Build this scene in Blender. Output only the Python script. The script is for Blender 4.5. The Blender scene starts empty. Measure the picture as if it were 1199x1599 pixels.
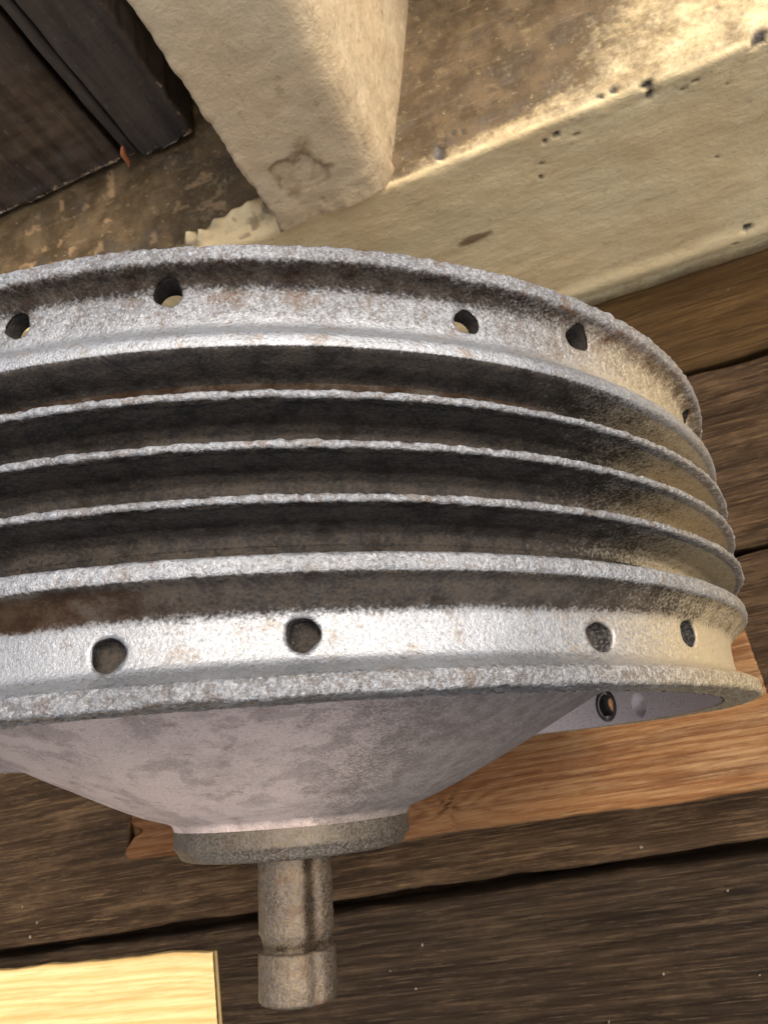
import bpy, math, random
import numpy as np
from mathutils import Matrix, Vector
random.seed(7)
sc = bpy.context.scene
R = math.radians

# ------------------------------------------------------------------ camera
cam_d = bpy.data.cameras.new('camera'); cam = bpy.data.objects.new('camera', cam_d)
sc.collection.objects.link(cam); sc.camera = cam
MR = Matrix(((0.9343335, 0.2622972, 0.2412903), (-0.1635841, 0.9171117, -0.3635196), (-0.3166403, 0.3001773, 0.8997958)))
cam.matrix_world = Matrix.Translation((0.07514711, -0.01538014, 0.30094442)) @ MR.to_4x4()
cam_d.sensor_fit = 'VERTICAL'; cam_d.sensor_height = 36.0
cam_d.lens = 1130.0 / 1599.0 * 36.0
cam_d.clip_start = 0.005; cam_d.clip_end = 200.0
cam_d.dof.use_dof = True; cam_d.dof.focus_distance = .105; cam_d.dof.aperture_fstop = 90.0

# ------------------------------------------------------------------ light
SUN_AZ, SUN_EL = R(78), R(64)          # azimuth measured from +Y towards +X
sd = Vector((math.sin(SUN_AZ) * math.cos(SUN_EL), math.cos(SUN_AZ) * math.cos(SUN_EL), math.sin(SUN_EL)))
sun_d = bpy.data.lights.new('sun', 'SUN'); sun = bpy.data.objects.new('sun', sun_d)
sc.collection.objects.link(sun)
sun_d.energy = 1.0; sun_d.angle = R(16); sun_d.color = (1.0, 0.92, 0.80)
sun.rotation_euler = sd.to_track_quat('Z', 'Y').to_euler()
w = bpy.data.worlds.new('World'); sc.world = w; w.use_nodes = True
nt = w.node_tree; bg = nt.nodes['Background']
sky = nt.nodes.new('ShaderNodeTexSky'); sky.sky_type = 'NISHITA'; sky.sun_disc = False
sky.sun_elevation = SUN_EL; sky.sun_rotation = SUN_AZ
sky.dust_density = 4.0; sky.ozone_density = 0.6; sky.air_density = 0.8
hs = nt.nodes.new('ShaderNodeHueSaturation'); hs.inputs['Saturation'].default_value = .50      # thin overcast: a whiter sky
nt.links.new(sky.outputs[0], hs.inputs['Color']); nt.links.new(hs.outputs[0], bg.inputs[0]); bg.inputs[1].default_value = 0.125
sc.view_settings.view_transform = 'Standard'; sc.view_settings.look = 'None'
sc.view_settings.exposure = 1.38; sc.view_settings.gamma = 1.0

# ------------------------------------------------------------------ noise
def _hash(ix, iy, iz, s):
    n = (ix.astype(np.int64) * 73856093) ^ (iy.astype(np.int64) * 19349663) ^ (iz.astype(np.int64) * 83492791) ^ (s * 2654435761)
    n = (n ^ (n >> 13)) & 0x7fffffff
    n = (n * ((n * n * 15731 + 789221) & 0x7fffffff) + 1376312589) & 0x7fffffff
    return n.astype(np.float64) / 1073741824.0 - 1.0
def vnoise(P, scale, seed=0):
    """smooth value noise, -1..1; P is N x 3, scale = size of a cell"""
    Q = P / scale
    I = np.floor(Q); F = Q - I; F = F * F * (3 - 2 * F)
    I = I.astype(np.int64); out = 0
    for dx in (0, 1):
        wx = F[:, 0] if dx else 1 - F[:, 0]
        for dy in (0, 1):
            wy = F[:, 1] if dy else 1 - F[:, 1]
            for dz in (0, 1):
                wz = F[:, 2] if dz else 1 - F[:, 2]
                out = out + wx * wy * wz * _hash(I[:, 0] + dx, I[:, 1] + dy, I[:, 2] + dz, seed)
    return out
def fbm(P, scale, oct=3, seed=0, gain=0.5):
    o = 0; a = 1; t = 0
    for k in range(oct):
        o = o + a * vnoise(P, scale / 2 ** k, seed + 17 * k); t += a; a *= gain
    return o / t
def sstep(a, b, x):
    t = np.clip((x - a) / (b - a), 0, 1); return t * t * (3 - 2 * t)

# ------------------------------------------------------------------ mesh helpers
def make_mesh(name, V, F, attrs=None, smooth=True):
    me = bpy.data.meshes.new(name)
    V = np.asarray(V, dtype=np.float32); F = np.asarray(F, dtype=np.int32)
    me.vertices.add(len(V)); me.vertices.foreach_set('co', V.ravel())
    n = F.shape[1]
    me.loops.add(F.size); me.loops.foreach_set('vertex_index', F.ravel())
    me.polygons.add(len(F)); me.polygons.foreach_set('loop_start', np.arange(len(F), dtype=np.int32) * n)
    me.update(calc_edges=True)
    if smooth: me.polygons.foreach_set('use_smooth', np.ones(len(F), dtype=bool))
    for k, a in (attrs or {}).items():
        at = me.attributes.new(k, 'FLOAT', 'POINT'); at.data.foreach_set('value', np.asarray(a, dtype=np.float32))
    me.validate()
    return me
def link(name, me, mat, parent=None):
    o = bpy.data.objects.new(name, me); sc.collection.objects.link(o)
    if me is not None and mat is not None: me.materials.append(mat)
    if parent is not None: o.parent = parent
    return o
def thing(name, label, cat, loc=(0, 0, 0), rz=0.0):
    o = link(name, None, None); o.location = loc; o.rotation_euler = (0, 0, rz); o.empty_display_size = .02
    o['label'] = label; o['category'] = cat
    return o
def grid_faces(nr, nc, wrap=False, off=0):
    r = np.arange(nr - 1)[:, None]; c = np.arange(nc if wrap else nc - 1)[None, :]
    a = r * nc + c; b = r * nc + (c + 1) % nc
    return np.stack([a, b, b + nc, a + nc], -1).reshape(-1, 4) + off
def slab(x0, x1, y0, y1, z0, z1, step, rnd=.0015, disp=None, warp=None):
    """a block whose top and four sides are one fine sheet folded over rounded edges, closed below.
    step = (dx, dy); disp(P) -> (offset along normal, attr dict).  Returns V, F, attrs"""
    def axis(a, b, st):
        n = max(2, int(round((b - a) / st)))
        return np.linspace(a, b, n + 1)
    dz = min(step[1] * 2, .002)
    nz = max(2, int((z1 - z0 - rnd) / dz))
    def path(a, b, st):            # unfolded coordinate: down the side, over the edge, across, down the other
        side = np.linspace(z0, z1 - rnd, nz + 1)
        ang = np.linspace(0, math.pi / 2, 5)[1:-1]
        lx = np.concatenate([np.full(nz + 1, a), a + rnd * (1 - np.cos(ang)), axis(a + rnd, b - rnd, st), b - rnd * (1 - np.sin(ang[::1])), np.full(nz + 1, b)])
        lz = np.concatenate([side, z1 - rnd + rnd * np.sin(ang), np.full(len(axis(a + rnd, b - rnd, st)), z1), z1 - rnd + rnd * np.cos(ang[::1]), side[::-1]])
        return lx, lz
    px, pz = path(x0, x1, step[0]); qy, qz = path(y0, y1, step[1])
    X, Y = np.meshgrid(px, qy, indexing='ij'); ZX, ZY = np.meshgrid(pz, qz, indexing='ij')
    Z = np.minimum(ZX, ZY)
    P = np.stack([X.ravel(), Y.ravel(), Z.ravel()], -1)
    F = grid_faces(len(px), len(qy))
    # drop the corner flaps (both coordinates on the sides)
    return P, F, (len(px), len(qy))
def normals(P, F):
    a = P[F[:, 1]] - P[F[:, 0]]; b = P[F[:, 3]] - P[F[:, 0]]
    c = P[F[:, 1]] - P[F[:, 2]]; d = P[F[:, 3]] - P[F[:, 2]]
    n = np.cross(a, b) + np.cross(d, c)
    N = np.zeros_like(P)
    for k in range(4): 
        for j in range(3): N[:, j] += np.bincount(F[:, k], n[:, j], len(P))
    return N / (np.linalg.norm(N, axis=1)[:, None] + 1e-12)

# ------------------------------------------------------------------ materials
class NB:
    def __init__(s, name):
        s.m = bpy.data.materials.new(name); s.m.use_nodes = True; s.t = s.m.node_tree
        s.b = s.t.nodes['Principled BSDF']; s.co = s.t.nodes.new('ShaderNodeTexCoord').outputs['Object']
    def set(s, **k):
        for n, v in k.items():
            n = {'rough': 'Roughness', 'metal': 'Metallic', 'spec': 'Specular IOR Level', 'color': 'Base Color', 'normal': 'Normal'}[n]
            if hasattr(v, 'is_linked') or isinstance(v, bpy.types.NodeSocket): s.t.links.new(v, s.b.inputs[n])
            else: s.b.inputs[n].default_value = (*v, 1) if isinstance(v, tuple) else v
    def put(s, sock, v):
        if isinstance(v, bpy.types.NodeSocket): s.t.links.new(v, sock)
        else: sock.default_value = (*v, 1) if isinstance(v, tuple) and len(v) == 3 and sock.type == 'RGBA' else v
    def noise(s, scale, detail=4, rough=.55, stretch=None, dist=0, w=0):
        n = s.t.nodes.new('ShaderNodeTexNoise'); n.inputs['Scale'].default_value = scale
        n.inputs['Detail'].default_value = detail; n.inputs['Roughness'].default_value = rough; n.inputs['Distortion'].default_value = dist
        mp = s.t.nodes.new('ShaderNodeMapping'); s.t.links.new(s.co, mp.inputs[0]); mp.inputs['Location'].default_value = (w, w * 1.7, w * .6)
        if stretch: mp.inputs['Scale'].default_value = stretch
        s.t.links.new(mp.outputs[0], n.inputs[0]); return n.outputs[0]
    def vor(s, scale, feature='F1', stretch=None, out=0):
        n = s.t.nodes.new('ShaderNodeTexVoronoi'); n.inputs['Scale'].default_value = scale; n.feature = feature
        mp = s.t.nodes.new('ShaderNodeMapping'); s.t.links.new(s.co, mp.inputs[0])
        if stretch: mp.inputs['Scale'].default_value = stretch
        s.t.links.new(mp.outputs[0], n.inputs[0]); return n.outputs[out]
    def attr(s, name):
        n = s.t.nodes.new('ShaderNodeAttribute'); n.attribute_name = name; return n.outputs['Fac']
    def ramp(s, fac, a, b, lo=0., hi=1.):
        n = s.t.nodes.new('ShaderNodeMapRange'); n.interpolation_type = 'SMOOTHSTEP'
        s.put(n.inputs[0], fac); n.inputs[1].default_value = a; n.inputs[2].default_value = b
        n.inputs[3].default_value = lo; n.inputs[4].default_value = hi; return n.outputs[0]
    def math(s, op, a, b=0., clamp=False):
        n = s.t.nodes.new('ShaderNodeMath'); n.operation = op; n.use_clamp = clamp
        s.put(n.inputs[0], a); s.put(n.inputs[1], b); return n.outputs[0]
    def mix(s, f, a, b, mode='MIX'):
        n = s.t.nodes.new('ShaderNodeMix'); n.data_type = 'RGBA'; n.blend_type = mode
        s.put(n.inputs[0], f); s.put(n.inputs[6], a); s.put(n.inputs[7], b); return n.outputs[2]
    def bump(s, h, dist, strength=1., prev=None):
        n = s.t.nodes.new('ShaderNodeBump'); n.inputs['Distance'].default_value = dist; n.inputs['Strength'].default_value = strength
        s.t.links.new(h, n.inputs['Height'])
        if prev is not None: s.t.links.new(prev, n.inputs['Normal'])
        return n.outputs[0]

def mat_cast(name, base=(.36, .355, .35), tint=(.22, .18, .13), rough=.51, metal=.93, bump=.00016, rust=.5, patch=0., patchc=(.17, .13, .11), spec0=.5, gc1=(.036, .024, .0135), gc2=(.007, .0044, .003)):
    n = NB(name)
    coarse = n.noise(2100, 4, .64); fine = n.noise(4800, 2, .6); big = n.noise(60, 4, .6); mid = n.noise(260, 4, .65, w=3)
    c = n.mix(n.ramp(big, .42, .66), base, tuple(b * .78 for b in base))
    c = n.mix(n.math('MULTIPLY', n.ramp(mid, .52, .70), .55), c, tint)
    if patch:
        pm = n.ramp(n.math('ADD', n.noise(110, 3, .5, stretch=(1, 1, 1.4), w=11), n.math('ADD', n.math('MULTIPLY', n.math('SUBTRACT', coarse, .5), .35), n.math('MULTIPLY', n.math('SUBTRACT', mid, .5), .30))), .50, .60)
        c = n.mix(n.math('MULTIPLY', pm, patch), c, patchc)
    pit = n.attr('pit')
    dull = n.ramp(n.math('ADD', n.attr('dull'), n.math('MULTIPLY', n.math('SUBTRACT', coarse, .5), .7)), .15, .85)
    c = n.mix(dull, c, n.mix(n.attr('warm'), (.60, .51, .48), (.44, .335, .185)))  # pale dust inside, painted tan sill reflection on the right
    grit = n.attr('grit')
    sp_ = n.noise(2100, 4, .66, w=31)
    speck = n.ramp(n.math('ADD', sp_, n.math('ADD', n.math('MULTIPLY', pit, .22), n.math('MULTIPLY', n.math('SUBTRACT', grit, .6), .10))), .55, .66)
    c = n.mix(n.math('MULTIPLY', speck, .50), c, n.mix(n.ramp(mid, .42, .60), (.12, .095, .075), (.13, .080, .048)))
    c = n.mix(n.ramp(sp_, .44, .34, 0, .45), c, tuple(min(.7, b * 1.5) for b in base))
    rs = n.attr('rust')
    rmask = n.ramp(n.math('ADD', n.math('MULTIPLY', rs, rust * 1.0), n.math('MULTIPLY', n.math('SUBTRACT', mid, .5), n.math('ADD', 1.1, 0.))), .10, .62)
    rc = n.mix(n.ramp(coarse, .40, .62), (.085, .038, .018), (.34, .165, .080))
    c = n.mix(rmask, c, rc)
    gr = n.ramp(n.math('ADD', n.attr('grime_shade'), n.math('ADD', n.math('MULTIPLY', n.math('SUBTRACT', coarse, .5), 1.2), n.math('MULTIPLY', n.math('SUBTRACT', mid, .5), .45))), .20, .82)
    c = n.mix(n.math('MULTIPLY', gr, .93), c, n.mix(n.ramp(n.math('ADD', n.math('MULTIPLY', mid, .5), n.math('MULTIPLY', coarse, .5)), .42, .58), gc1, gc2))  # real soiling plus painted shade in grooves, undercuts and bores
    dots = n.ramp(n.vor(420), .10, .05); c = n.mix(n.math('MULTIPLY', dots, n.ramp(mid, .5, .6, 0, .35)), c, (.10, .045, .03))
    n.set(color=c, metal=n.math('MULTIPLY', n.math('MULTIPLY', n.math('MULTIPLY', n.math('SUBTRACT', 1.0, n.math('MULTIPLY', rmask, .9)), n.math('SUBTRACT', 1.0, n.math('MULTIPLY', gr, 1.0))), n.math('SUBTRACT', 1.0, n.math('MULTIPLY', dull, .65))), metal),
          rough=n.math('ADD', n.ramp(coarse, .3, .7, rough - .08, rough + .14), n.math('MAXIMUM', n.math('MULTIPLY', rmask, .3), n.math('MULTIPLY', gr, .28)), True))
    n.set(spec=n.math('SUBTRACT', spec0, n.math('MULTIPLY', gr, spec0 * .85)))
    n.set(normal=n.bump(n.math('MULTIPLY', fine, n.attr('grit')), bump * .8, 1., n.bump(n.math('MULTIPLY', coarse, n.attr('grit')), bump * 2.0, 1.)))
    return n.m
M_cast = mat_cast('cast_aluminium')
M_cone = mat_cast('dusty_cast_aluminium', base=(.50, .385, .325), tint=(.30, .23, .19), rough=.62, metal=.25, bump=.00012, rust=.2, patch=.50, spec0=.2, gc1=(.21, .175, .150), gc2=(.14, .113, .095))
M_boss = mat_cast('machined_aluminium', base=(.10, .082, .050), tint=(.06, .045, .024), rough=.5, metal=.75, bump=.0001, rust=.4, patch=.5, patchc=(.05, .037, .02), spec0=.1, gc1=(.075, .058, .034), gc2=(.035, .026, .015))
M_axle = mat_cast('greasy_steel', base=(.145, .105, .056), tint=(.09, .06, .027), rough=.42, metal=.8, bump=.00014, rust=.5, patch=.6, spec0=.15, patchc=(.07, .048, .022))

def mat_wood(name, pale, dark, deep, rough=.85, spec=.06, dust=(.42, .36, .28), dustamt=.4):
    n = NB(name)
    g = n.attr('grain')                                   # 0 = sunk early wood, 1 = raised late wood
    st = n.noise(110, 6, .7, stretch=(.07, 1.8, 1.8)); fine = n.noise(500, 4, .7, stretch=(.05, 2.6, 2.6)); big = n.noise(18, 4, .6, w=2)
    blot = n.noise(75, 6, .75, stretch=(.28, 1, 1), w=5)
    c = n.mix(g, dark, pale)
    c = n.mix(n.math('MULTIPLY', n.ramp(st, .40, .68), .7), c, deep)
    c = n.mix(n.math('MULTIPLY', n.ramp(n.math('ADD', blot, n.math('MULTIPLY', g, .12)), .50, .78), dustamt), c, dust)
    c = n.mix(n.ramp(fine, .35, .75, 0, .35), c, deep)
    fib = n.noise(1300, 4, .75, stretch=(.035, 1, 1), w=6); scr = n.noise(260, 6, .8, stretch=(.10, 1, 1), w=8)
    c = n.mix(n.ramp(fib, .52, .66, 0, .60), c, deep)
    c = n.mix(n.ramp(fib, .47, .36, 0, .45), c, dust)
    c = n.mix(n.ramp(scr, .60, .68, 0, .55), c, dust)
    c = n.mix(n.ramp(scr, .40, .33, 0, .60), c, deep)
    c = n.mix(n.attr('stain'), c, deep)
    n.set(color=c, rough=n.ramp(big, .35, .65, rough - .1, rough + .1), spec=spec)
    n.set(normal=n.bump(fib, .00025, .8, n.bump(fine, .0003, .8, n.bump(st, .0005, .7))))
    return n.m
M_floor = mat_wood('weathered_dark_floor_wood', (.055, .032, .016), (.028, .016, .0085), (.009, .0055, .0035), dust=(.145, .088, .043), dustamt=.5)
M_floor_dark = mat_wood('dark_grooved_floor_wood', (.036, .0225, .0125), (.018, .0110, .0065), (.006, .004, .0028), dust=(.085, .055, .030), dustamt=.35)
M_floor_brown = mat_wood('brown_floor_wood', (.070, .039, .0125), (.042, .022, .0078), (.018, .010, .005), dust=(.11, .064, .024), dustamt=.4)
M_timber = mat_wood('red_brown_pine', (.230, .115, .044), (.120, .044, .014), (.055, .019, .007), rough=.6, dust=(.29, .185, .090), dustamt=.4)
M_pale = mat_wood('pale_pine', (.68, .52, .25), (.54, .34, .12), (.46, .28, .10), rough=.6, dust=(.64, .47, .22), dustamt=.2)

def mat_paint(name, base, warm, dirt_shade, rough=.5, brush=(.12, 1, 1)):
    n = NB(name)
    b1 = n.noise(22, 5, .6); b2 = n.noise(90, 5, .65, w=2); fn = n.noise(700, 3, .6); streak = n.noise(60, 4, .6, stretch=(.35, 1, 1), w=7)
    c = n.mix(n.ramp(b1, .35, .65), base, warm)
    c = n.mix(n.math('MULTIPLY', n.ramp(streak, .5, .75), .35), c, tuple(v * .72 for v in warm))
    d = n.attr('dirt_shade')
    fs = n.noise(420, 5, .75, w=21); cr = n.vor(55, 'DISTANCE_TO_EDGE')
    dm = n.ramp(n.math('ADD', d, n.math('ADD', n.math('MULTIPLY', n.math('SUBTRACT', b2, .5), .9), n.math('MULTIPLY', n.math('SUBTRACT', fs, .5), .6))), .15, .90)
    c = n.mix(dm, c, n.mix(n.ramp(b2, .4, .65), tuple(v * .55 for v in dirt_shade), dirt_shade))
    c = n.mix(n.attr('stain'), c, (.30, .19, .095))
    c = n.mix(n.attr('spot'), c, (.055, .045, .035))
    br = n.noise(500, 5, .7, stretch=brush); blotch = n.noise(140, 5, .7, w=13)
    c = n.mix(n.ramp(blotch, .57, .72, 0, .40), c, (.33, .23, .12))
    c = n.mix(n.ramp(br, .56, .74, 0, .30), c, (.33, .23, .12))
    c = n.mix(n.ramp(fs, .63, .70, 0, .6), c, (.20, .14, .075))
    c = n.mix(n.ramp(fs, .40, .30, 0, .22), c, tuple(min(.88, v * 1.12) for v in base))
    fn2 = n.noise(1500, 3, .65, w=4)
    n.set(color=c, rough=n.ramp(b2, .3, .7, rough - .05, rough + .2), spec=.35)
    n.set(normal=n.bump(fn2, .00010, .9, n.bump(fn, .00030, .8, n.bump(br, .00030, .6, n.bump(b2, .0006, .6)))))
    return n.m
M_cream = mat_paint('worn_cream_paint', (.84, .66, .36), (.78, .57, .29), (.125, .080, .036))
M_post = mat_paint('cream_post_paint', (.76, .59, .36), (.72, .53, .30), (.34, .23, .12), brush=(1, 1, .12))
def mat_dark(name, a, b):
    n = NB(name)
    g = n.noise(60, 5, .65, stretch=(2, 1, .2)); r = n.noise(30, 4, .6, stretch=(.5, 1, 1.6), w=4); f = n.noise(600, 3, .6)
    c = n.mix(n.ramp(g, .4, .65), a, b)
    sc_ = n.noise(480, 6, .8, stretch=(1, 1, .35), w=3)
    c = n.mix(n.ramp(sc_, .56, .68, 0, .7), c, (.16, .125, .10))
    chip = n.ramp(n.math('ADD', n.attr('chip'), n.math('MULTIPLY', n.math('SUBTRACT', n.noise(330, 5, .75, w=9), .5), 2.2)), .55, .62)
    c = n.mix(chip, c, n.mix(n.ramp(r, .4, .6), (.46, .34, .21), (.20, .12, .06)))
    n.set(color=c, rough=n.ramp(r, .3, .7, .28, .5), spec=.5)
    n.set(normal=n.bump(f, .0002, .6, n.bump(r, .0015, .7)))
    return n.m
M_door = mat_dark('dark_brown_gloss_paint', (.040, .032, .028), (.085, .064, .050))
M_door2 = mat_dark('dark_brown_rippled_paint', (.034, .023, .016), (.085, .056, .038))
n = NB('pale_grit'); n.set(color=(.20, .15, .10), rough=.85); M_grit = n.m
n = NB('rust_orange'); n.set(color=(.45, .15, .05), rough=.7); M_rust = n.m

# ------------------------------------------------------------------ the ground below everything
me = make_mesh('subfloor', [(-1.2, -.9, -.04), (1.2, -.9, -.04), (1.2, 1.2, -.04), (-1.2, 1.2, -.04)], [(0, 1, 2, 3)], {'grain': [0] * 4, 'stain': [.6] * 4}, False)
g = link('subfloor_ground', me, M_floor); g['kind'] = 'structure'

# ------------------------------------------------------------------ wooden blocks
def fold_box(x0, x1, y0, y1, z0, z1, dx, dy, rnd, f):
    """board lying along X, fine top with rounded long edges; f(P) -> dz, attrs; ends closed"""
    ny = max(4, int((y1 - y0 - 2 * rnd) / dy)); nx = max(4, int((x1 - x0) / dx))
    ang = np.linspace(0, math.pi / 2, 6)
    yy = np.concatenate([[y0, y0], y0 + rnd * (1 - np.cos(ang)), np.linspace(y0 + rnd, y1 - rnd, ny + 1)[1:-1], (y1 - rnd * (1 - np.cos(ang)))[::-1], [y1, y1]])
    zz = np.concatenate([[z0, (z0 + z1) / 2], z1 - rnd + rnd * np.sin(ang), np.full(ny - 1, z1), (z1 - rnd + rnd * np.sin(ang))[::-1], [(z0 + z1) / 2, z0]])
    xx = np.linspace(x0, x1, nx + 1)
    xx = np.concatenate([[x0], [x0 + .0006], xx[1:-1], [x1 - .0006], [x1]])
    X, Y = np.meshgrid(xx, yy, indexing='ij'); _, Z = np.meshgrid(xx, zz, indexing='ij')
    k = np.zeros_like(X); k[0] = 1; k[-1] = 1
    Z = Z - k * .0006 * (Z > z1 - .001)
    P = np.stack([X, Y, Z], -1).reshape(-1, 3)
    nr, nc = X.shape
    F = [grid_faces(nr, nc)]
    P2, at = f(P.copy(), z1)
    V = [P2]; off = len(P2); A = {k: [v] for k, v in at.items()}
    # end caps: strips between the left half and the right half of the outline
    for r in (0, nr - 1):
        idx = np.arange(nc) + r * nc; h = nc // 2
        L = idx[:h]; Rr = idx[::-1][:h]
        q = np.stack([L[:-1], L[1:], Rr[1:], Rr[:-1]], -1)
        F.append(q if r == 0 else q[:, ::-1])
    return P2, np.concatenate(F), at
def wood_fn(seed, pitch=.0045, amp=.0006, warp=.006, xs=.10, jagl=None, jagr=None, z1only=True, knot=None, curl=0., pw=.7, ct=1., skew=None, deepen=None):
    def f(P, z1):
        Q = P.copy()
        wv = warp * fbm(np.stack([P[:, 0] / xs * .03, P[:, 1] * .6 + P[:, 2] * .4, P[:, 2]], -1), .05, 3, seed)
        if knot is not None:
            for kx, ky, kr in knot:
                d = np.hypot((P[:, 0] - kx) * .55, P[:, 1] - ky); wv = wv + kr * np.exp(-(d / kr) ** 2) * np.sign(P[:, 1] - ky + 1e-6)
        t = (P[:, 1] - P[:, 2] * .8 + wv + curl * P[:, 0] ** 2) / pitch
        ph = t + .9 * vnoise(np.stack([t * .45, P[:, 0] * 2, P[:, 0] * 0], -1), 1., seed + 3)
        sw = .5 + .5 * np.sin(ph * 2 * math.pi)
        sw = sw ** pw
        up = (P[:, 2] > z1 - .004)
        loc = .55 + .45 * fbm(P * np.array([.3, 1, 1]), .03, 2, seed + 5)
        dz = amp * loc * (sw - .5) * 2 + .00025 * fbm(P * np.array([.2, 1, 1]), .002, 2, seed + 7)
        lowf = .0006 * fbm(P * np.array([.3, 1, 1]), .05, 2, seed + 9)
        Q[:, 2] += np.where(up, dz + lowf, 0)
        if knot is not None:
            for kx, ky, kr in knot:
                d = np.hypot(P[:, 0] - kx, P[:, 1] - ky); a = np.arctan2(P[:, 1] - ky, P[:, 0] - kx)
                Q[:, 2] -= np.where(up, .0016 * np.exp(-(d / (kr * .7)) ** 2) * (np.abs(np.sin(a * 2.5 + .6)) < .3), 0)
        stain = np.zeros(len(P))
        if knot is not None:
            for kx, ky, kr in knot:
                d = np.hypot(P[:, 0] - kx, P[:, 1] - ky); a = np.arctan2(P[:, 1] - ky, P[:, 0] - kx)
                stain = np.maximum(stain, np.exp(-(d / (kr * .75)) ** 2) * np.maximum((np.abs(np.sin(a * 2.5 + .6)) < .40) * .98, .45))
        if deepen is not None: stain = np.maximum(stain, deepen(P))
        x0, x1 = P[:, 0].min(), P[:, 0].max()
        if jagl: 
            j = jagl * (np.abs(fbm(np.stack([P[:, 1], P[:, 2] * .6, P[:, 2] * 0], -1), .012, 3, seed + 11)) + .35 * vnoise(np.stack([P[:, 1], P[:, 2], P[:, 2] * 0], -1), .003, seed + 12))
            Q[:, 0] += j * np.exp(-(P[:, 0] - x0) / .01)
        if jagr:
            j = jagr * fbm(np.stack([P[:, 1], P[:, 2], P[:, 2] * 0], -1), .02, 2, seed + 13); Q[:, 0] += j * np.exp(-(x1 - P[:, 0]) / .01)
        e = .0012 * fbm(np.stack([P[:, 0], P[:, 0] * 0, P[:, 2]], -1), .02, 4, seed + 15)       # uneven long edges
        ylo, yhi = P[:, 1].min(), P[:, 1].max()
        Q[:, 1] += e * np.exp(-(P[:, 1] - ylo) / .004) - e * np.exp(-(yhi - P[:, 1]) / .004)
        if skew is not None: Q[:, 1] += skew(Q[:, 0])
        return Q, {'grain': np.clip(.45 + (sw - .45) * ct, 0, 1), 'stain': stain}
    return f
def board(name, parent, box, dx, dy, rnd, fn, mat):
    V, F, at = fold_box(*box, dx, dy, rnd, fn)
    return link(name, make_mesh(name, V, F, at), mat, parent)

floor = link('porch_floor', None, None); floor['kind'] = 'structure'; floor.location = (0, 0, 0)
floor['label'] = 'weathered dark wooden floorboards of the porch'
edges = [-.330, -.235, -.143, -.052, .050, .130, .1785]
for i in range(len(edges) - 1):
    a, b = edges[i] + (.0022 if i == 3 else .0012), edges[i + 1] - (.0017 if i == 2 else .0012)
    brown = i in (5,)
    board('floor_board', floor, (-.62, .56, a, b, -.022, 0), .004 if i < 1 else .0028, .00075 if i < 1 else .0005, .0022,
          wood_fn(20 + i * 7, pw=1.6, ct=(.6, .6, .55, .35, .3, .2)[i], pitch=(.0042, .0040, .0036, .0060, .0068, .010)[i], amp=(.0003, .0003, .00022, .00012, .00012, .00006)[i], warp=.0045),
          M_floor_brown if brown else (M_floor_dark if i < 3 else M_floor))

# timber the hub stands on
TH = .038
tim = thing('timber_block', 'reddish brown pine timber lying under the metal hub with rough broken left end', 'timber', (0, -.005, 0))
board('timber', tim, (-.124, .1185, -.0255, .0255, 0, TH), .0012, .0005, .0022,
      wood_fn(91, pw=.42, ct=.7, pitch=.0031, amp=.00022, warp=.007, jagl=.016, jagr=.001, knot=[(.0086, -.0165, .0075)], deepen=lambda P: .50 * (1 - sstep(.0, .075, P[:, 0] + .02 * vnoise(P, .03, 5))), curl=.12, skew=lambda x: -.018 * x + .0665 * np.maximum(0, -.012 - x)), M_timber).name = 'beam'  # darker, redder tone towards the left end
pl = thing('pale_offcut', 'pale yellow pine board end lying in the sun at the bottom left corner', 'board', (-.25, -.10, 0))
V_, F_, at_ = fold_box(-.10, .1415, -.06, .0400, 0, .004, .0012, .0006, .0010,
      wood_fn(131, pw=.6, pitch=.0034, amp=.0002, warp=.008, curl=.0, skew=lambda x: -.030 * x + .0035))
link('plank', make_mesh('plank', V_, F_, at_), M_pale, pl)

# ------------------------------------------------------------------ painted woodwork
def sheet_box(x0, x1, prof, dx, f, cap=True):
    """extrude the open profile (list of y, z) along X"""
    pr = np.array(prof); nx = int((x1 - x0) / dx)
    xx = np.linspace(x0, x1, nx + 1)
    X = np.repeat(xx, len(pr)); Y = np.tile(pr[:, 0], len(xx)); Z = np.tile(pr[:, 1], len(xx))
    P = np.stack([X, Y, Z], -1); F = grid_faces(len(xx), len(pr))[:, ::-1]
    N = normals(P, F)
    d, at, extra = f(P, N)
    Q = P + N * d[:, None] + extra
    return Q, F, at
def densify(pts, st):
    out = [pts[0]]
    for a, b in zip(pts[:-1], pts[1:]):
        n = max(1, int(math.hypot(b[0] - a[0], b[1] - a[1]) / st))
        out += [(a[0] + (b[0] - a[0]) * k / n, a[1] + (b[1] - a[1]) * k / n) for k in range(1, n + 1)]
    return out
SY, SZ = .181, .108
spots = [(.0658, .1095, .0024), (.1339, .1060, .0024), (.1349, .1020, .0022), (.1238, .1085, .0016), (.1194, .1080, .0012), (.160, .0948, .0009),
         (.168, .1065, .0034), (.1759, .0135, .0030), (.1595, .0621, .0009), (.0968, .084, .0010), (.0975, .09, .0008), (.1716, .006, .0016),
         (.1043, .1006, .0013), (.100, .0995, .0010), (.1105, .097, .0008), (.1455, .099, .0010), (.149, .101, .0008), (.0745, .112, .0008), (.0715, .1125, .0008)]
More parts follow.
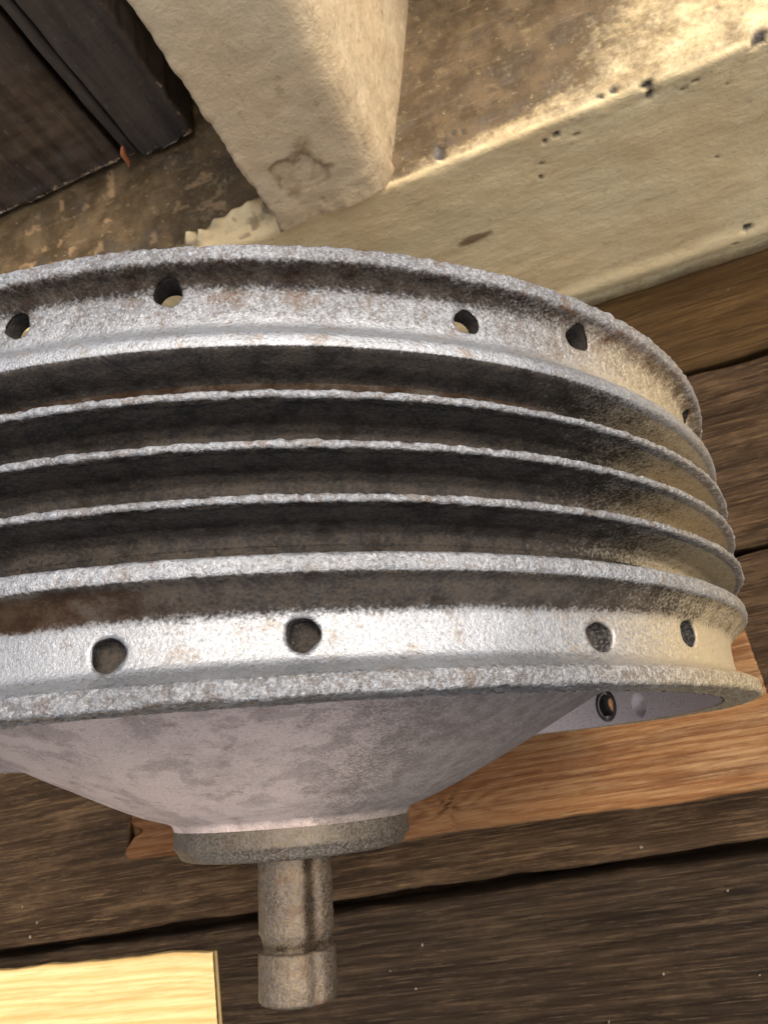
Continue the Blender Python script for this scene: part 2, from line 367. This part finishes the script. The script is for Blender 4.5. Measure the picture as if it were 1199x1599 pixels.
def sill_fn(P, N):
    x, y, z = P.T
    d = .0008 * fbm(P, .03, 3, 5) + .00035 * fbm(P * np.array([.45, 1, 1]), .006, 3, 9) + .00012 * fbm(P, .0012, 2, 4)
    top = sstep(.5, .9, N[:, 2]); lump = np.zeros(len(P))
    d = d + top * .0009 * fbm(P, .008, 3, 33)
    # runs of thick old paint on the front edge beside the post
    for cx, cy, r, h in ((-.0317, .1885, .0024, .0042), (-.0262, .1865, .0024, .0046), (-.0195, .1875, .0040, .0050), (-.012, .1885, .0046, .0050), (-.0052, .1890, .0044, .0050), (.002, .1865, .004, .0040)):
        q = ((x - cx) / r) ** 2 + ((y - cy - .003) / (r * .9)) ** 2 + ((z - SZ) / (r * 1.4)) ** 2
        d = d + h * np.exp(-q * 1.5); lump = np.maximum(lump, np.exp(-q * .9) * (cx < .001))
    spot = np.zeros(len(P))
    for sx, sz, r in spots:
        q = np.hypot(x - sx, (z - sz) * 1.1 + (y - SY) * .5) / r + .35 * vnoise(P, .0012, 3)
        m = 1 - sstep(.45, 1.0, q); spot = np.maximum(spot, m); d = d - m * .0012
    rr = fbm(P, .0035, 3, 61); sp2 = sstep(.62, .72, rr) * sstep(.1, .5, fbm(P, .03, 2, 62)) * .8
    spot = np.maximum(spot, sp2)
    stain = 1 - sstep(.6, 1.0, np.hypot((x - .0664 - .0015) / .0080, (z - .0650 - .15 * (x - .066)) / .0032) + .5 * vnoise(P, .003, 8))
    # rub marks and soiling on ledges and foot, plus ledge shade painted in
    dirt_shade = np.zeros(len(P))
    dirt_shade += top * np.where(x < .02, .85 * sstep(.1835, .193, y + .004 * fbm(P, .01, 2, 41)), (.50 + .73 * (1 - sstep(.055, .150, x - (y - .19) * .8)) * sstep(.180, .192, y + .004 * fbm(P, .01, 2, 41))))
    dirt_shade += (1 - sstep(-.06, -.02, x)) * .35
    dirt_shade += .30 * np.exp(-((z - .018) / .004) ** 2) * (y < SY + .01) + .35 * (1 - sstep(.0, .012, z))
    dirt_shade += .28 * np.exp(-((z - .102 + .02 * (x - .1)) / .004) ** 2) * sstep(.07, .1, x)
    # the drip ridge at the foot of the face
    d = d + .0016 * np.exp(-((z - .008) / .005) ** 2) * (N[:, 1] < -.5)
    dirt_shade *= 1 - .92 * sstep(.05, .75, lump + .10 * fbm(P, .004, 3, 93))
    ring = fbm(P * np.array([1, 1, 1.]), .006, 3, 71)
    st2 = sstep(.30, .38, ring) * (1 - sstep(.50, .62, ring)) * (x < .002) * top * .8
    blob = sstep(.28, .42, fbm(P * np.array([.7, .7, .7]), .007, 2, 77)) * (x < -.005) * top
    return d, {'dirt_shade': dirt_shade, 'stain': np.maximum(stain, st2), 'spot': np.maximum(spot, blob * .35)}, 0
rs = [(SY + .0035 * (1 - math.sin(t)), SZ - .0035 * (1 - math.cos(t))) for t in np.linspace(math.pi / 2, 0, 8)]
prof = densify([(SY + .06, -.012), (SY, -.012), (SY, SZ - .0035)], .0009) + rs[1:] + densify([(SY + .0035, SZ), (.30, SZ + .004)], .0009)[1:]
V, F, at = sheet_box(-.36, .34, prof, .0011, sill_fn)
sill = thing('door_sill', 'thick cream painted wooden door sill with chips and pits running behind the hub', 'sill', (0, SY, 0))
V[:, 1] -= SY
link('sill_beam', make_mesh('sill_beam', V, F, at), M_cream, sill)

# door post: four-sided, its right side splayed back
def post_mesh():
    fp = [(.0035, .262), (.0035, .184), (.0045, .1795), (.0385, .1795), (.0412, .1799), (.0438, .1812), (.0460, .1835), (.0478, .1870), (.0700, .262)]
    pr = densify(fp, .0011); zz = np.linspace(.1075, .225, 130)
    pr = np.array(pr); n = len(pr)
    P = np.stack([np.tile(pr[:, 0], len(zz)), np.tile(pr[:, 1], len(zz)), np.repeat(zz, n)], -1)
    F = grid_faces(len(zz), n)
    N = normals(P, F)
    x, y, z = P.T
    low = np.exp(-((z - .1075) / .012))
    d = .0007 * fbm(P * np.array([1, 1, .4]), .02, 3, 3) + .0002 * fbm(P, .004, 3, 6)
    d = d + low * .0011 * (.5 + fbm(P, .006, 3, 12)) * (N[:, 1] < -.3)
    d = d + .0010 * np.exp(-((x - .0045) / .0012) ** 2) * fbm(P, .004, 3, 14)
    q = np.hypot((x - .0225) / .009, (z - .1275) / .0095) + .9 * fbm(P, .007, 4, 18)
    stain = np.clip(np.exp(-((q - .85) / .16) ** 2) * .8 + np.exp(-((q - .35) / .12) ** 2) * .35, 0, 1) * (N[:, 1] < -.3)
    d = d - .0008 * sstep(1., .7, q) * (N[:, 1] < -.3)
    dirt_shade = .38 * (N[:, 0] > .5) + low * .25 + .25 * np.exp(-((x - .004) / .0015) ** 2) + .25 * low * (x < .03)  # side darkened to hold down sunlight; foot and left edge soiled
    spot = sstep(.70, .76, fbm(P, .0030, 2, 21)) * .7
    V = P + N * d[:, None]
    # flare where the paint has gathered against the sill
    V[:, 1] -= SY; V[:, 0] -= .025
    top = len(V)
    return V, F, {'dirt_shade': dirt_shade, 'stain': stain, 'spot': spot}
V, F, at = post_mesh()
post = thing('door_post', 'cream painted door post standing on the sill left of centre', 'post', (.025, SY, 0))
link('post_shaft', make_mesh('post_shaft', V, F, at), M_post, post)

# dark plank door standing behind the ledge
door = thing('plank_door', 'dark brown plank door with chipped paint in the upper left corner', 'door', (-.05, .24, .108))
def plank(x0, x1, ydepth, z0, mat, seed, ripple, chipr):
    zz = np.linspace(z0, .225, 110); r = .0012
    pr = np.array(densify([(x0, .022), (x0, r), (x0 + r * .3, r * .3), (x0 + r, 0), (x1 - r, 0), (x1 - r * .3, r * .3), (x1, r), (x1, .022)], .0010))
    n = len(pr)
    P = np.stack([np.tile(pr[:, 0], len(zz)), np.tile(pr[:, 1], len(zz)) + ydepth, np.repeat(zz, n)], -1)
    F = grid_faces(len(zz), n); N = normals(P, F)
    x, y, z = P.T
    d = .0006 * fbm(P, .02, 3, seed) + ripple * fbm(P * np.array([.35, 1, 1]), .006, 3, seed + 1)
    edge = np.minimum(x - x0, (x1 - x) if chipr else 1.)
    chip = np.exp(-(z - z0) / .0018) * .62 + (np.exp(-(x1 - x) / .0014) * .62 * (y < ydepth + .0012) if chipr else 0)
    e = .0014 * fbm(np.stack([x, x * 0, x * 0], -1), .008, 3, seed + 4)
    P2 = P + N * d[:, None]; P2[:, 2] += e * np.exp(-(z - z0) / .003)
    if chipr: P2[:, 0] += .0012 * fbm(np.stack([z, z * 0, z * 0], -1), .007, 3, seed + 8) * np.exp(-(x1 - x) / .002)
    # bottom cap
    b = np.arange(n); h = n // 2
    capf = np.stack([b[:h][1:], b[:h][:-1], b[::-1][:h][:-1], b[::-1][:h][1:]], -1)
    F = np.concatenate([F, capf])
    P2[:, 0] += .05; P2[:, 1] -= .24; P2[:, 2] -= .108
    return link('door_plank', make_mesh('door_plank', P2, F, {'chip': chip}), mat, door)
plank(-.0485, -.0245, .238, .1125, M_door, 201, .00010, True)
plank(-.0545, -.0495, .2395, .1130, M_door, 231, .00010, False)
plank(-.128, -.0570, .2410, .1125, M_door2, 261, .0009, False)
plank(-.204, -.1300, .2410, .1125, M_door2, 271, .0009, False)
plank(-.280, -.2060, .2410, .1125, M_door2, 281, .0009, False)
V = [(-.32, .02, 0), (.052, .02, 0), (.052, .02, .112), (-.32, .02, .112)]
link('gap_dark_sheet', make_mesh('gap_dark_sheet', V, [(0, 1, 2, 3)], {'chip': [0] * 4}, False), M_door2, door)  # dark sheet added so the gap beside the post stays black
# dark boarded wall to the right of the post
V = []
wall = thing('wall_board', 'dark stained board wall at the top edge right of the post', 'wall', (.2, .262, .108))
P = np.array([(-.1295, 0, 0), (.14, 0, 0), (.14, 0, .36), (-.1295, 0, .36)])
xx, zz = np.meshgrid(np.linspace(-.1295, .14, 120), np.linspace(-.002, .090, 60))
P = np.stack([xx.ravel(), 0 * xx.ravel(), zz.ravel()], -1)
P[:, 1] -= .001 * fbm(P, .01, 3, 8) + np.where(np.abs((P[:, 0] % .06) - .03) < .002, -.003, 0)
link('board_face', make_mesh('board_face', P, grid_faces(60, 120), {'chip': .3 * np.exp(-P[:, 2] / .006)}), M_door, wall)

# small rust coloured bracket tip between the planks
P = []; F = []
k = 8
for i in range(k):
    for j in range(8):
        a = j / 8 * 2 * math.pi; rr = .0010 * math.sin(math.pi * (i + .3) / (k - .2)) + .0002
        P.append((rr * math.cos(a) + .0004 * math.sin(i * 1.1), rr * math.sin(a) * .8, -.004 + .010 * i / (k - 1)))
F = grid_faces(k, 8, True)
o = link('nail', make_mesh('nail', P, F), M_rust, door); o.location = (-.0040, -.0035, .0075); o.rotation_euler = (0, R(20), 0); o['label'] = 'rusty orange nail end'

# ------------------------------------------------------------------ the hub
RH = .1
hub = thing('brake_hub', 'finned silver cast aluminium drum hub with spoke holes, standing on its edge on timber', 'brake hub', (0, 0, TH - .0002), math.atan2(-.0948928, .9954875))
CZ = RH * 1.0118 + .0006     # centre above the contact point, local
TA = R(-62); TB = R(146)
th = np.concatenate([np.linspace(TA, TB, 1120), np.linspace(TB, TA + 2 * math.pi, 260)[1:-1]])
NT = len(th)
def arcl(pts, st):
    pts = np.array(pts, float); seg = np.hypot(*np.diff(pts, axis=0).T) * RH
    out = [pts[0]]; 
    for k, s in enumerate(seg):
        m = max(1, int(round(s / st)))
        for q in range(1, m + 1): out.append(pts[k] + (pts[k + 1] - pts[k]) * q / m)
    return np.array(out)
def smooth_prof(p, it=2):
    for _ in range(it):
        q = p.copy(); q[1:-1] = .25 * p[:-2] + .5 * p[1:-1] + .25 * p[2:]; p = q
    return p
def lathe(name, mat, prof, inner=None, holes=(), rough=None, rust=None, parent=None, st=.0003, it=2, ths=None, amp=1.0, inrust=0., grime_shade=None, dimple=None, blind=False, r_in=None, hole_r=.0019):
    """prof: outer profile (h, r) in hub radii from top to bottom. rough/rust: f(h, r) -> 0..1"""
    T = th if ths is None else ths; nt = len(T)
    pr = smooth_prof(arcl(prof, st), it); m = len(pr)
    def surf(hh, rr):
        H, TT = np.meshgrid(hh, T, indexing='ij'); Rr, _ = np.meshgrid(rr, T, indexing='ij')
        return H.ravel(), Rr.ravel(), TT.ravel()
    h, r, t = surf(pr[:, 0], pr[:, 1])
    def cart(h, r, t): return np.stack([r * np.sin(t), h, r * np.cos(t)], -1) * RH
    P = cart(h, r, t); F = grid_faces(m, nt, True)
    N = normals(P, F)
    if (N * np.stack([np.sin(t), 0 * t, np.cos(t)], -1)).sum() < 0 and name != 'x': N = -N; F = F[:, ::-1]; flip = True
    else: flip = False
    rg = np.ones(len(P)) * .3 if rough is None else rough(h, r, t)
    n1 = fbm(P, .0010, 2, 11); n2 = vnoise(P, .0065, 12); n3 = vnoise(P, .00062, 14)
    d = (rg * (.00019 * n1 + .00012 * n3) + .00005 * n2) * amp
    P = P + N * d[:, None]
    at = {'pit': np.clip(-n1 * rg * 1.3, 0, 1), 'rust': (np.zeros(len(P)) if rust is None else rust(h, r, t)), 'grime_shade': (np.zeros(len(P)) if grime_shade is None else grime_shade(h, r, t)), 'grit': np.clip(.28 + rg, 0, 1.2), 'dull': (.85 * sstep(R(30), R(72), t) * (t < R(150)) * (1 - .45 * (r > 1.0)) if inrust >= 0 else 0 * t + .3), 'warm': sstep(R(20), R(60), t) * (t < R(150)) * (inrust >= 0)}  # dull and warm paint the sill's tan reflection onto the right side
    Vs = [P]; Fs = [F]; As = {k: [v] for k, v in at.items()}
    tot = len(P)
    if r_in is not None:
        if holes:
            # inner wall with the same grid so that the holes can be joined through
            ri = np.full(m, r_in); hi = np.linspace(pr[0, 0], pr[-1, 0], m)
            hi = np.where((pr[:, 0] <= pr[0, 0]) & (pr[:, 0] >= pr[-1, 0]), pr[:, 0], hi)
            hI, rI, tI = surf(hi, ri)
            PI_ = cart(hI, rI, tI)
            if dimple is not None:
                dq = np.hypot((tI - R(dimple[1])) / R(2.2), (hI - dimple[0]) / .034)
                PI_ += np.stack([np.sin(tI), 0 * tI, np.cos(tI)], -1) * (.0016 * (1 - sstep(.35, 1., dq)))[:, None]
            keep = np.ones(len(F), bool)
            fc_h = h[F].mean(1); fc_t = np.where(np.abs(t[F].max(1) - t[F].min(1)) > 3, 99, t[F].mean(1)); fr = r[F].mean(1)
            tubes = []
            for (hh, td, rad, cb, il, ih) in holes:        # h, angle, radius, counterbore radius on the inside, drift of the drilling
                tc = R(td); 
                if tc > math.pi * 2 + TA: tc -= 2 * math.pi
                sx = 1 + .42 * float(sstep(35, 60, abs(td if td < 180 else td - 360))) * (not cb)
                dist = np.hypot((fc_t - tc) * fr * RH / sx, (fc_h - hh) * RH)
                inside = dist < rad; keep &= ~inside
                sel = F[inside]
                e = {}
                for q in sel:
                    for a, b in ((q[0], q[1]), (q[1], q[2]), (q[2], q[3]), (q[3], q[0])):
                        if (b, a) in e: del e[(b, a)]
                        else: e[(a, b)] = 1
                bv = sorted({a for a, b in e} | {b for a, b in e}); bv = np.array(bv)
                vx = (t[bv] - tc) * r[bv] / sx; vy = h[bv] - hh
                al = np.arctan2(vy, vx)
                rb = rad / RH * (1 + .05 * np.sin(3 * al + td) + .03 * np.sin(5 * al + 2 * td))
                nt_ = tc + sx * rb * np.cos(al) / r[bv]; nh = hh + rb * np.sin(al)
                Vs[0][bv] = cart(nh, r[bv] - .0012, nt_)
                rbi = (cb or rad) / RH
                PI_[bv] = cart(nh * 0 + hh + ih + rbi * np.sin(al), r_in + 0 * al, tc + il / RH + sx * rbi * np.cos(al) / r_in)
                tubes.append((bv, list(e), tc, hh, cb, rad, il, ih))
            F0 = F[keep]; Fs[0] = F0
            Vs.append(PI_); Fs.append(F0[:, ::-1] + tot); offI = tot; tot += len(PI_)
            As['grit'].append(np.full(len(PI_), .6)); As['dull'].append(np.full(len(PI_), 0. if inrust else 1.)); As['warm'].append(np.zeros(len(PI_))); As['grime_shade'].append(np.zeros(len(PI_)) + inrust); As['pit'].append(np.zeros(len(PI_)) + .1); As['rust'].append(np.zeros(len(PI_)) + inrust)
            for bv, ed, tc, hh, cb, rad, il, ih in tubes:
                idx = {v: i for i, v in enumerate(bv)}; nb = len(bv); L = 9
                A0 = Vs[0][bv]; B0 = Vs[1][bv]
                rings = []
                for k in range(1, L):
                    s = k / L
                    if cb:      # narrow bore most of the way, then the counterbore
                        Cn = cart(np.array([hh]), np.array([1.]), np.array([tc]))[0]
                        base = A0 + (cart(np.array([hh + ih]), np.array([r_in]), np.array([tc + il / RH]))[0] - Cn * (np.linalg.norm(A0.mean(0)[[0, 2]]) / RH)) * s
                        Pm = B0 if s > .45 else base
                        if s > .45:
                            radial = np.array([math.sin(tc), 0, math.cos(tc)]); Pm = B0 + radial * (1 - s) * (np.linalg.norm(A0.mean(0)[[0, 2]]) - r_in * RH)
                    else: Pm = A0 * (1 - s) + B0 * s
                    Pm = Pm + .00005 * np.stack([vnoise(Pm, .0006, 81), vnoise(Pm, .0006, 82), vnoise(Pm, .0006, 83)], -1)
                    rings.append(Pm)
                ro = tot; Vs.append(np.concatenate(rings)); tot += nb * (L - 1)
                As['grit'].append(np.full(nb * (L - 1), .25)); As['dull'].append(np.zeros(nb * (L - 1))); As['warm'].append(np.zeros(nb * (L - 1))); As['grime_shade'].append(np.full(nb * (L - 1), 1.6 if (cb or inrust) else .72)); As['pit'].append(np.full(nb * (L - 1), .0)); As['rust'].append(np.full(nb * (L - 1), .0))  # bore walls carry painted shade
                def vid(k, v):
                    if k == 0: return v
                    if k == L: return v + offI
                    return ro + (k - 1) * nb + idx[v]
                q = [(vid(k, a), vid(k, b), vid(k + 1, b), vid(k + 1, a)) for (a, b) in ed for k in range(L)]
                Fs.append(np.array(q))
                if cb: As['grime_shade'][1][bv] = 1.6
                if blind and not cb:                      # dark plug ends the drilling, shade put into its colour
                    kk = 7; rg_ = [vid(kk, v) for v in bv]
                    cen = rings[kk - 1].mean(0)
                    o_ = sorted(range(nb), key=lambda i: math.atan2(*( (lambda dd: (dd[1], dd @ np.array([math.cos(tc), 0, -math.sin(tc)])))(rings[kk - 1][i] - cen))))
                    mid_ = np.array([cen + (rings[kk - 1][i] - cen) * .5 for i in range(nb)]) 
                    Vs.append(np.concatenate([mid_, cen[None]])); mo = tot; tot += nb + 1
                    for kx, vv in (('grit', .4), ('dull', 0.), ('warm', 0.), ('grime_shade', 1.6), ('pit', 0.), ('rust', .3)): As[kx].append(np.full(nb + 1, vv))
                    Fs.append(np.array([(ro + (kk - 1) * nb + o_[i], ro + (kk - 1) * nb + o_[(i + 1) % nb], mo + o_[(i + 1) % nb], mo + o_[i]) for i in range(nb)]))
                    Fs.append(np.array([(mo + o_[i], mo + o_[(i + 1) % nb], mo + o_[(i + 2) % nb], mo + nb) for i in range(0, nb - 1, 2)] + ([(mo + o_[nb - 1], mo + o_[0], mo + o_[1], mo + nb)] if nb % 2 else [])))
            a = np.arange(nt); bq = (a + 1) % nt
            e0 = np.stack([a, offI + a, offI + bq, bq], -1); l = (m - 1) * nt
            e1 = np.stack([l + bq, offI + l + bq, offI + l + a, l + a], -1)
            Fs += [e0, e1]
        else:
            hI, rI, tI = surf(np.array([pr[0, 0], pr[-1, 0]]), np.array([r_in, r_in]))
            Vs.append(cart(hI, rI, tI)); As['grit'].append(np.full(2 * nt, .3)); As['dull'].append(np.zeros(2 * nt)); As['warm'].append(np.zeros(2 * nt)); As['grime_shade'].append(np.zeros(2 * nt)); As['pit'].append(np.zeros(2 * nt)); As['rust'].append(np.zeros(2 * nt))
            a = np.arange(nt); bq = (a + 1) % nt; l = (m - 1) * nt
            Fs += [np.stack([a, tot + a, tot + bq, bq], -1), np.stack([tot + a, tot + nt + a, tot + nt + bq, tot + bq], -1), np.stack([tot + nt + a, l + a, l + bq, tot + nt + bq], -1)]
            tot += 2 * nt
    V = np.concatenate(Vs); V[:, 2] += CZ
    F = np.concatenate(Fs)
    me = make_mesh(name, V, F, {k: np.concatenate(v) for k, v in As.items()})
    o = link(name, me, mat, hub if parent is None else parent)
    return o
RI = .930
ht = [(.526, 17.0), (.5115, 4.8), (.5045, 40.75), (.5275, 53.0), (.527, 78.5), (.512, 91.5), (.52, -31.5), (.51, -19.0), (.51, 127.), (.52, 139.), (.51, 163.), (.52, 175.), (.51, 199.), (.52, 211.), (.51, 235.), (.52, 247.), (.51, 271.), (.52, 283.)]
holes_top = [(h, t, .0019, 0, 0, 0) for h, t in ht]
hb = [(.0645, 13.4), (.0724, 26.25), (.0662, 50.3), (.083, 63.8), (.066, 86.5), (.072, 99.), (.066, -22.), (.072, -9.5), (.066, -58.), (.072, -46.)]
holes_bot = [(h, t, .0020, 0, .0012 * (1 if k % 2 else -1), -.0004) for k, (h, t) in enumerate(hb)]
holes_bot += [(.0534, t, .0027, .0045, 0, 0) for t in (131.4, 155., 168., 191., 204., 227., 240.)]

def prof_fin(hc):
    """half groove above, fin, half groove below, with its rim centred at hc"""
    return [(hc + .0335, .9400), (hc + .016, .9410), (hc + .0085, .9480), (hc + .0060, .9700), (hc + .0052, 1.0120), (hc + .0034, 1.0165), (hc - .0044, 1.0165), (hc - .0060, 1.0110), (hc - .0085, .985), (hc - .0120, .957), (hc - .020, .9430), (hc - .0335, .9400)]
lip = lambda h, r, t: np.clip(sstep(1.000, 1.010, r) + .25, 0, 1)
def rough_top(h, r, t): return np.clip(.25 + sstep(.528, .548, h) * .75 + .55 * (r < .99) * sstep(.47, .50, h), 0, 1)
def rust_top(h, r, t): return .42 * sstep(.530, .540, h) * (1 - sstep(.550, .556, h)) * (r < 1.011) + .12
HB = [.3540, .2875, .2195]
gm = [(.420 + .3540) / 2 - .003, (.3540 + .2875) / 2, (.2875 + .2195) / 2, (.2195 + .153) / 2]
top = [(.5775, .936), (.5775, 1.004), (.575, 1.0118), (.5535, 1.0118), (.5505, 1.008), (.545, .992), (.538, .985), (.528, .982), (.50, .980), (.478, .980), (.468, .984), (.458, .993), (.448, 1.005), (.440, 1.0115), (.424, 1.0130), (.419, 1.008), (.412, .984), (.407, .958), (.399, .9440), (gm[0] + .004, .940), (gm[0], .940)]
lathe('upper_flange', M_cast, top, grime_shade=lambda h, r, t: np.maximum((h < .43) * (1 - sstep(.998, 1.0125, r)), 1 - sstep(.4205, .4245, h)) * (1 - .75 * sstep(R(38), R(76), t)) + .68 * sstep(.516, .542, h) * (1 - sstep(.546, .558, h)) * (1 - .7 * sstep(R(34), R(58), t)) + .26 * sstep(.455, .475, h), rough=rough_top, rust=rust_top, r_in=.952, holes=holes_top, inrust=.9, st=.00032)  # shade painted below lip and bead, over real soiling
names = []
for i, hc in enumerate(HB):
    pf = prof_fin(hc); pf[0] = (gm[i], .94); pf[-1] = (gm[i + 1], .94)
    lathe('cooling_fin', M_cast, pf, rough=lip, rust=lambda h, r, t: .10 + .25 * (1 - sstep(R(0), R(28), t)) * (r > .985), grime_shade=lambda h, r, t, hc=hc: np.maximum(np.maximum(1 - sstep(.998, 1.0150, r), 1 - sstep(hc - .0062, hc - .0042, h)) * (1 - .75 * sstep(R(38), R(76), t)), .12), r_in=RI, st=.00030, it=1)  # shade painted under fins and in grooves over soiling, fading rightward
def rough_bot(h, r, t): return np.clip(.10 + .95 * (1 - sstep(.020, .028, h)) * (1 + .5 * (1 - sstep(R(5), R(30), t))) + .5 * sstep(.128, .134, h), 0, 1.7)
def rust_bot(h, r, t):
    k = sstep(.092, .106, h) * (1 - sstep(.126, .137, h))
    return k * (.30 + .95 * (1 - sstep(R(4), R(26), t))) + (1 - sstep(.018, .026, h)) * (.12 + .30 * (1 - sstep(R(0), R(16), t)))
bot = [(gm[3], .940), (.174, .941), (.165, .948), (.1600, .972), (.1585, 1.000), (.1560, 1.0050), (.1370, 1.0060), (.1340, 1.003), (.1260, .990), (.112, .978), (.104, .970), (.095, .9660), (.078, .9650), (.055, .9650), (.045, .9660), (.037, .9730), (.031, .9850), (.026, .9960), (.0235, 1.0000), (.002, 1.0000), (0., .9975), (0., .936)]
lathe('lower_flange', M_cast, bot, grime_shade=lambda h, r, t: (h > .158) * (1 - sstep(.99, 1.002, r)) + 1.0 * sstep(.084, .110, h) * (1 - sstep(.1325, .1385, h))  * (1 - .55 * sstep(R(40), R(75), t)) + .30 * (1 - sstep(.020, .026, h)), rough=rough_bot, rust=rust_bot, r_in=RI, holes=holes_bot, dimple=(.040, 122.5), blind=True, st=.00032)  # undercut shade painted in beside the rust
ths2 = np.linspace(0, 2 * math.pi, 721)[:-1]
cone = [(.150, .936), (.128, .905), (.105, .850), (.080, .780), (.045, .700), (.005, .618), (-.035, .540), (-.075, .455), (-.108, .385), (-.133, .325), (-.146, .285), (-.153, .262), (-.160, .2585), (-.168, .2585)]
lathe('hub_cone', M_cone, cone, inrust=-1, grime_shade=lambda h, r, t: .85 * sstep(R(5), R(60), t) * (t < R(140)), rough=lambda h, r, t: .15 + 0 * h, rust=lambda h, r, t: .1 + 0 * h, ths=ths2, st=.0006, it=3, r_in=None, amp=1.6)  # right side of the cone darkened, shade painted into its colour
boss = [(-.166, .2590), (-.200, .2590), (-.2025, .2580), (-.2045, .2550), (-.2220, .2440), (-.2255, .238), (-.2260, .200), (-.2260, .060)]
lathe('hub_boss', M_boss, boss, inrust=-1, grime_shade=lambda h, r, t: .30 + .0 * h - .5 * (h < -.203), rough=lambda h, r, t: .25 + 0 * h, rust=lambda h, r, t: .12 + 0 * h, ths=ths2, st=.0004, it=1)
lathe('end_cover', M_cone, [(.20, .0), (.20, .9345)], inrust=-1, ths=ths2, st=.003, it=0, amp=.5)
ax = [(-.220, .0805), (-.376, .0805), (-.384, .0795), (-.392, .0755), (-.400, .0738), (-.4125, .0735), (-.4145, .0755), (-.4165, .0820), (-.503, .0825), (-.5090, .0800), (-.5110, .0760), (-.5110, .001)]
a_o = lathe('axle', M_axle, ax, inrust=-1, grime_shade=lambda h, r, t: .30 + .6 * np.exp(-((t - R(48)) / R(10)) ** 2) * (h > -.415) + .4 * np.exp(-((h + .405) / .010) ** 2), rough=lambda h, r, t: .55 + 0 * h, rust=lambda h, r, t: .22 + 0 * h, ths=ths2[::3], st=.0003, it=1)
# a long worn slot down the right side of the axle
me = a_o.data; V = np.zeros(len(me.vertices) * 3, np.float32); me.vertices.foreach_get('co', V); V = V.reshape(-1, 3)
tt = np.arctan2(V[:, 0], V[:, 2] - CZ); rr = np.hypot(V[:, 0], V[:, 2] - CZ)
k = np.exp(-((tt - R(52)) / R(11)) ** 2) * .0007 * sstep(-.0515, -.0500, V[:, 1]) * (rr > .006)
V[:, 0] -= np.sin(tt) * k; V[:, 2] -= np.cos(tt) * k
me.vertices.foreach_set('co', V.ravel()); me.update()

# ------------------------------------------------------------------ grit on the boards
gv = []; gf = []
rnd = random.Random(5)
def crumb(x, y, z, s):
    b = len(gv); 
    import itertools
    base = [(1, 0, 0), (0, 1, 0), (-1, 0, 0), (0, -1, 0), (0, 0, .8), (0, 0, -.6)]
    a = rnd.random() * 6.28; e = rnd.uniform(.5, 1)
    for px, py, pz in base:
        px *= rnd.uniform(.7, 1.2); py *= e * rnd.uniform(.7, 1.2)
        gv.append((x + s * (px * math.cos(a) - py * math.sin(a)), y + s * (px * math.sin(a) + py * math.cos(a)), z + s * .5 * pz + s * .25))
    for q in ((0, 1, 4), (1, 2, 4), (2, 3, 4), (3, 0, 4), (1, 0, 5), (2, 1, 5), (3, 2, 5), (0, 3, 5)): gf.append(tuple(b + k for k in q))
for x, y, s in [(-.2022, -.0463, .0010), (-.1987, -.041, .0008), (-.0204, -.0685, .0007), (-.0804, -.0381, .0009), (-.2067, -.0336, .0008), (.0631, -.0859, .0006), (.0931, -.0891, .0005), (.0413, -.0982, .0007), (-.0346, -.0756, .0005), (.0669, -.0464, .0009), (.0912, -.0636, .0006), (-.0256, -.0823, .0007)]:
    crumb(x, y, .0006, s)
for _ in range(60): crumb(rnd.uniform(-.30, .26), rnd.uniform(-.14, .175), .0004, rnd.choice([.0002, .0002, .0003, .0004]))
gr = link('floor_grit', make_mesh('floor_grit', gv, gf, smooth=False), M_grit); gr['kind'] = 'stuff'; gr['label'] = 'pale specks of grit scattered on the floorboards'
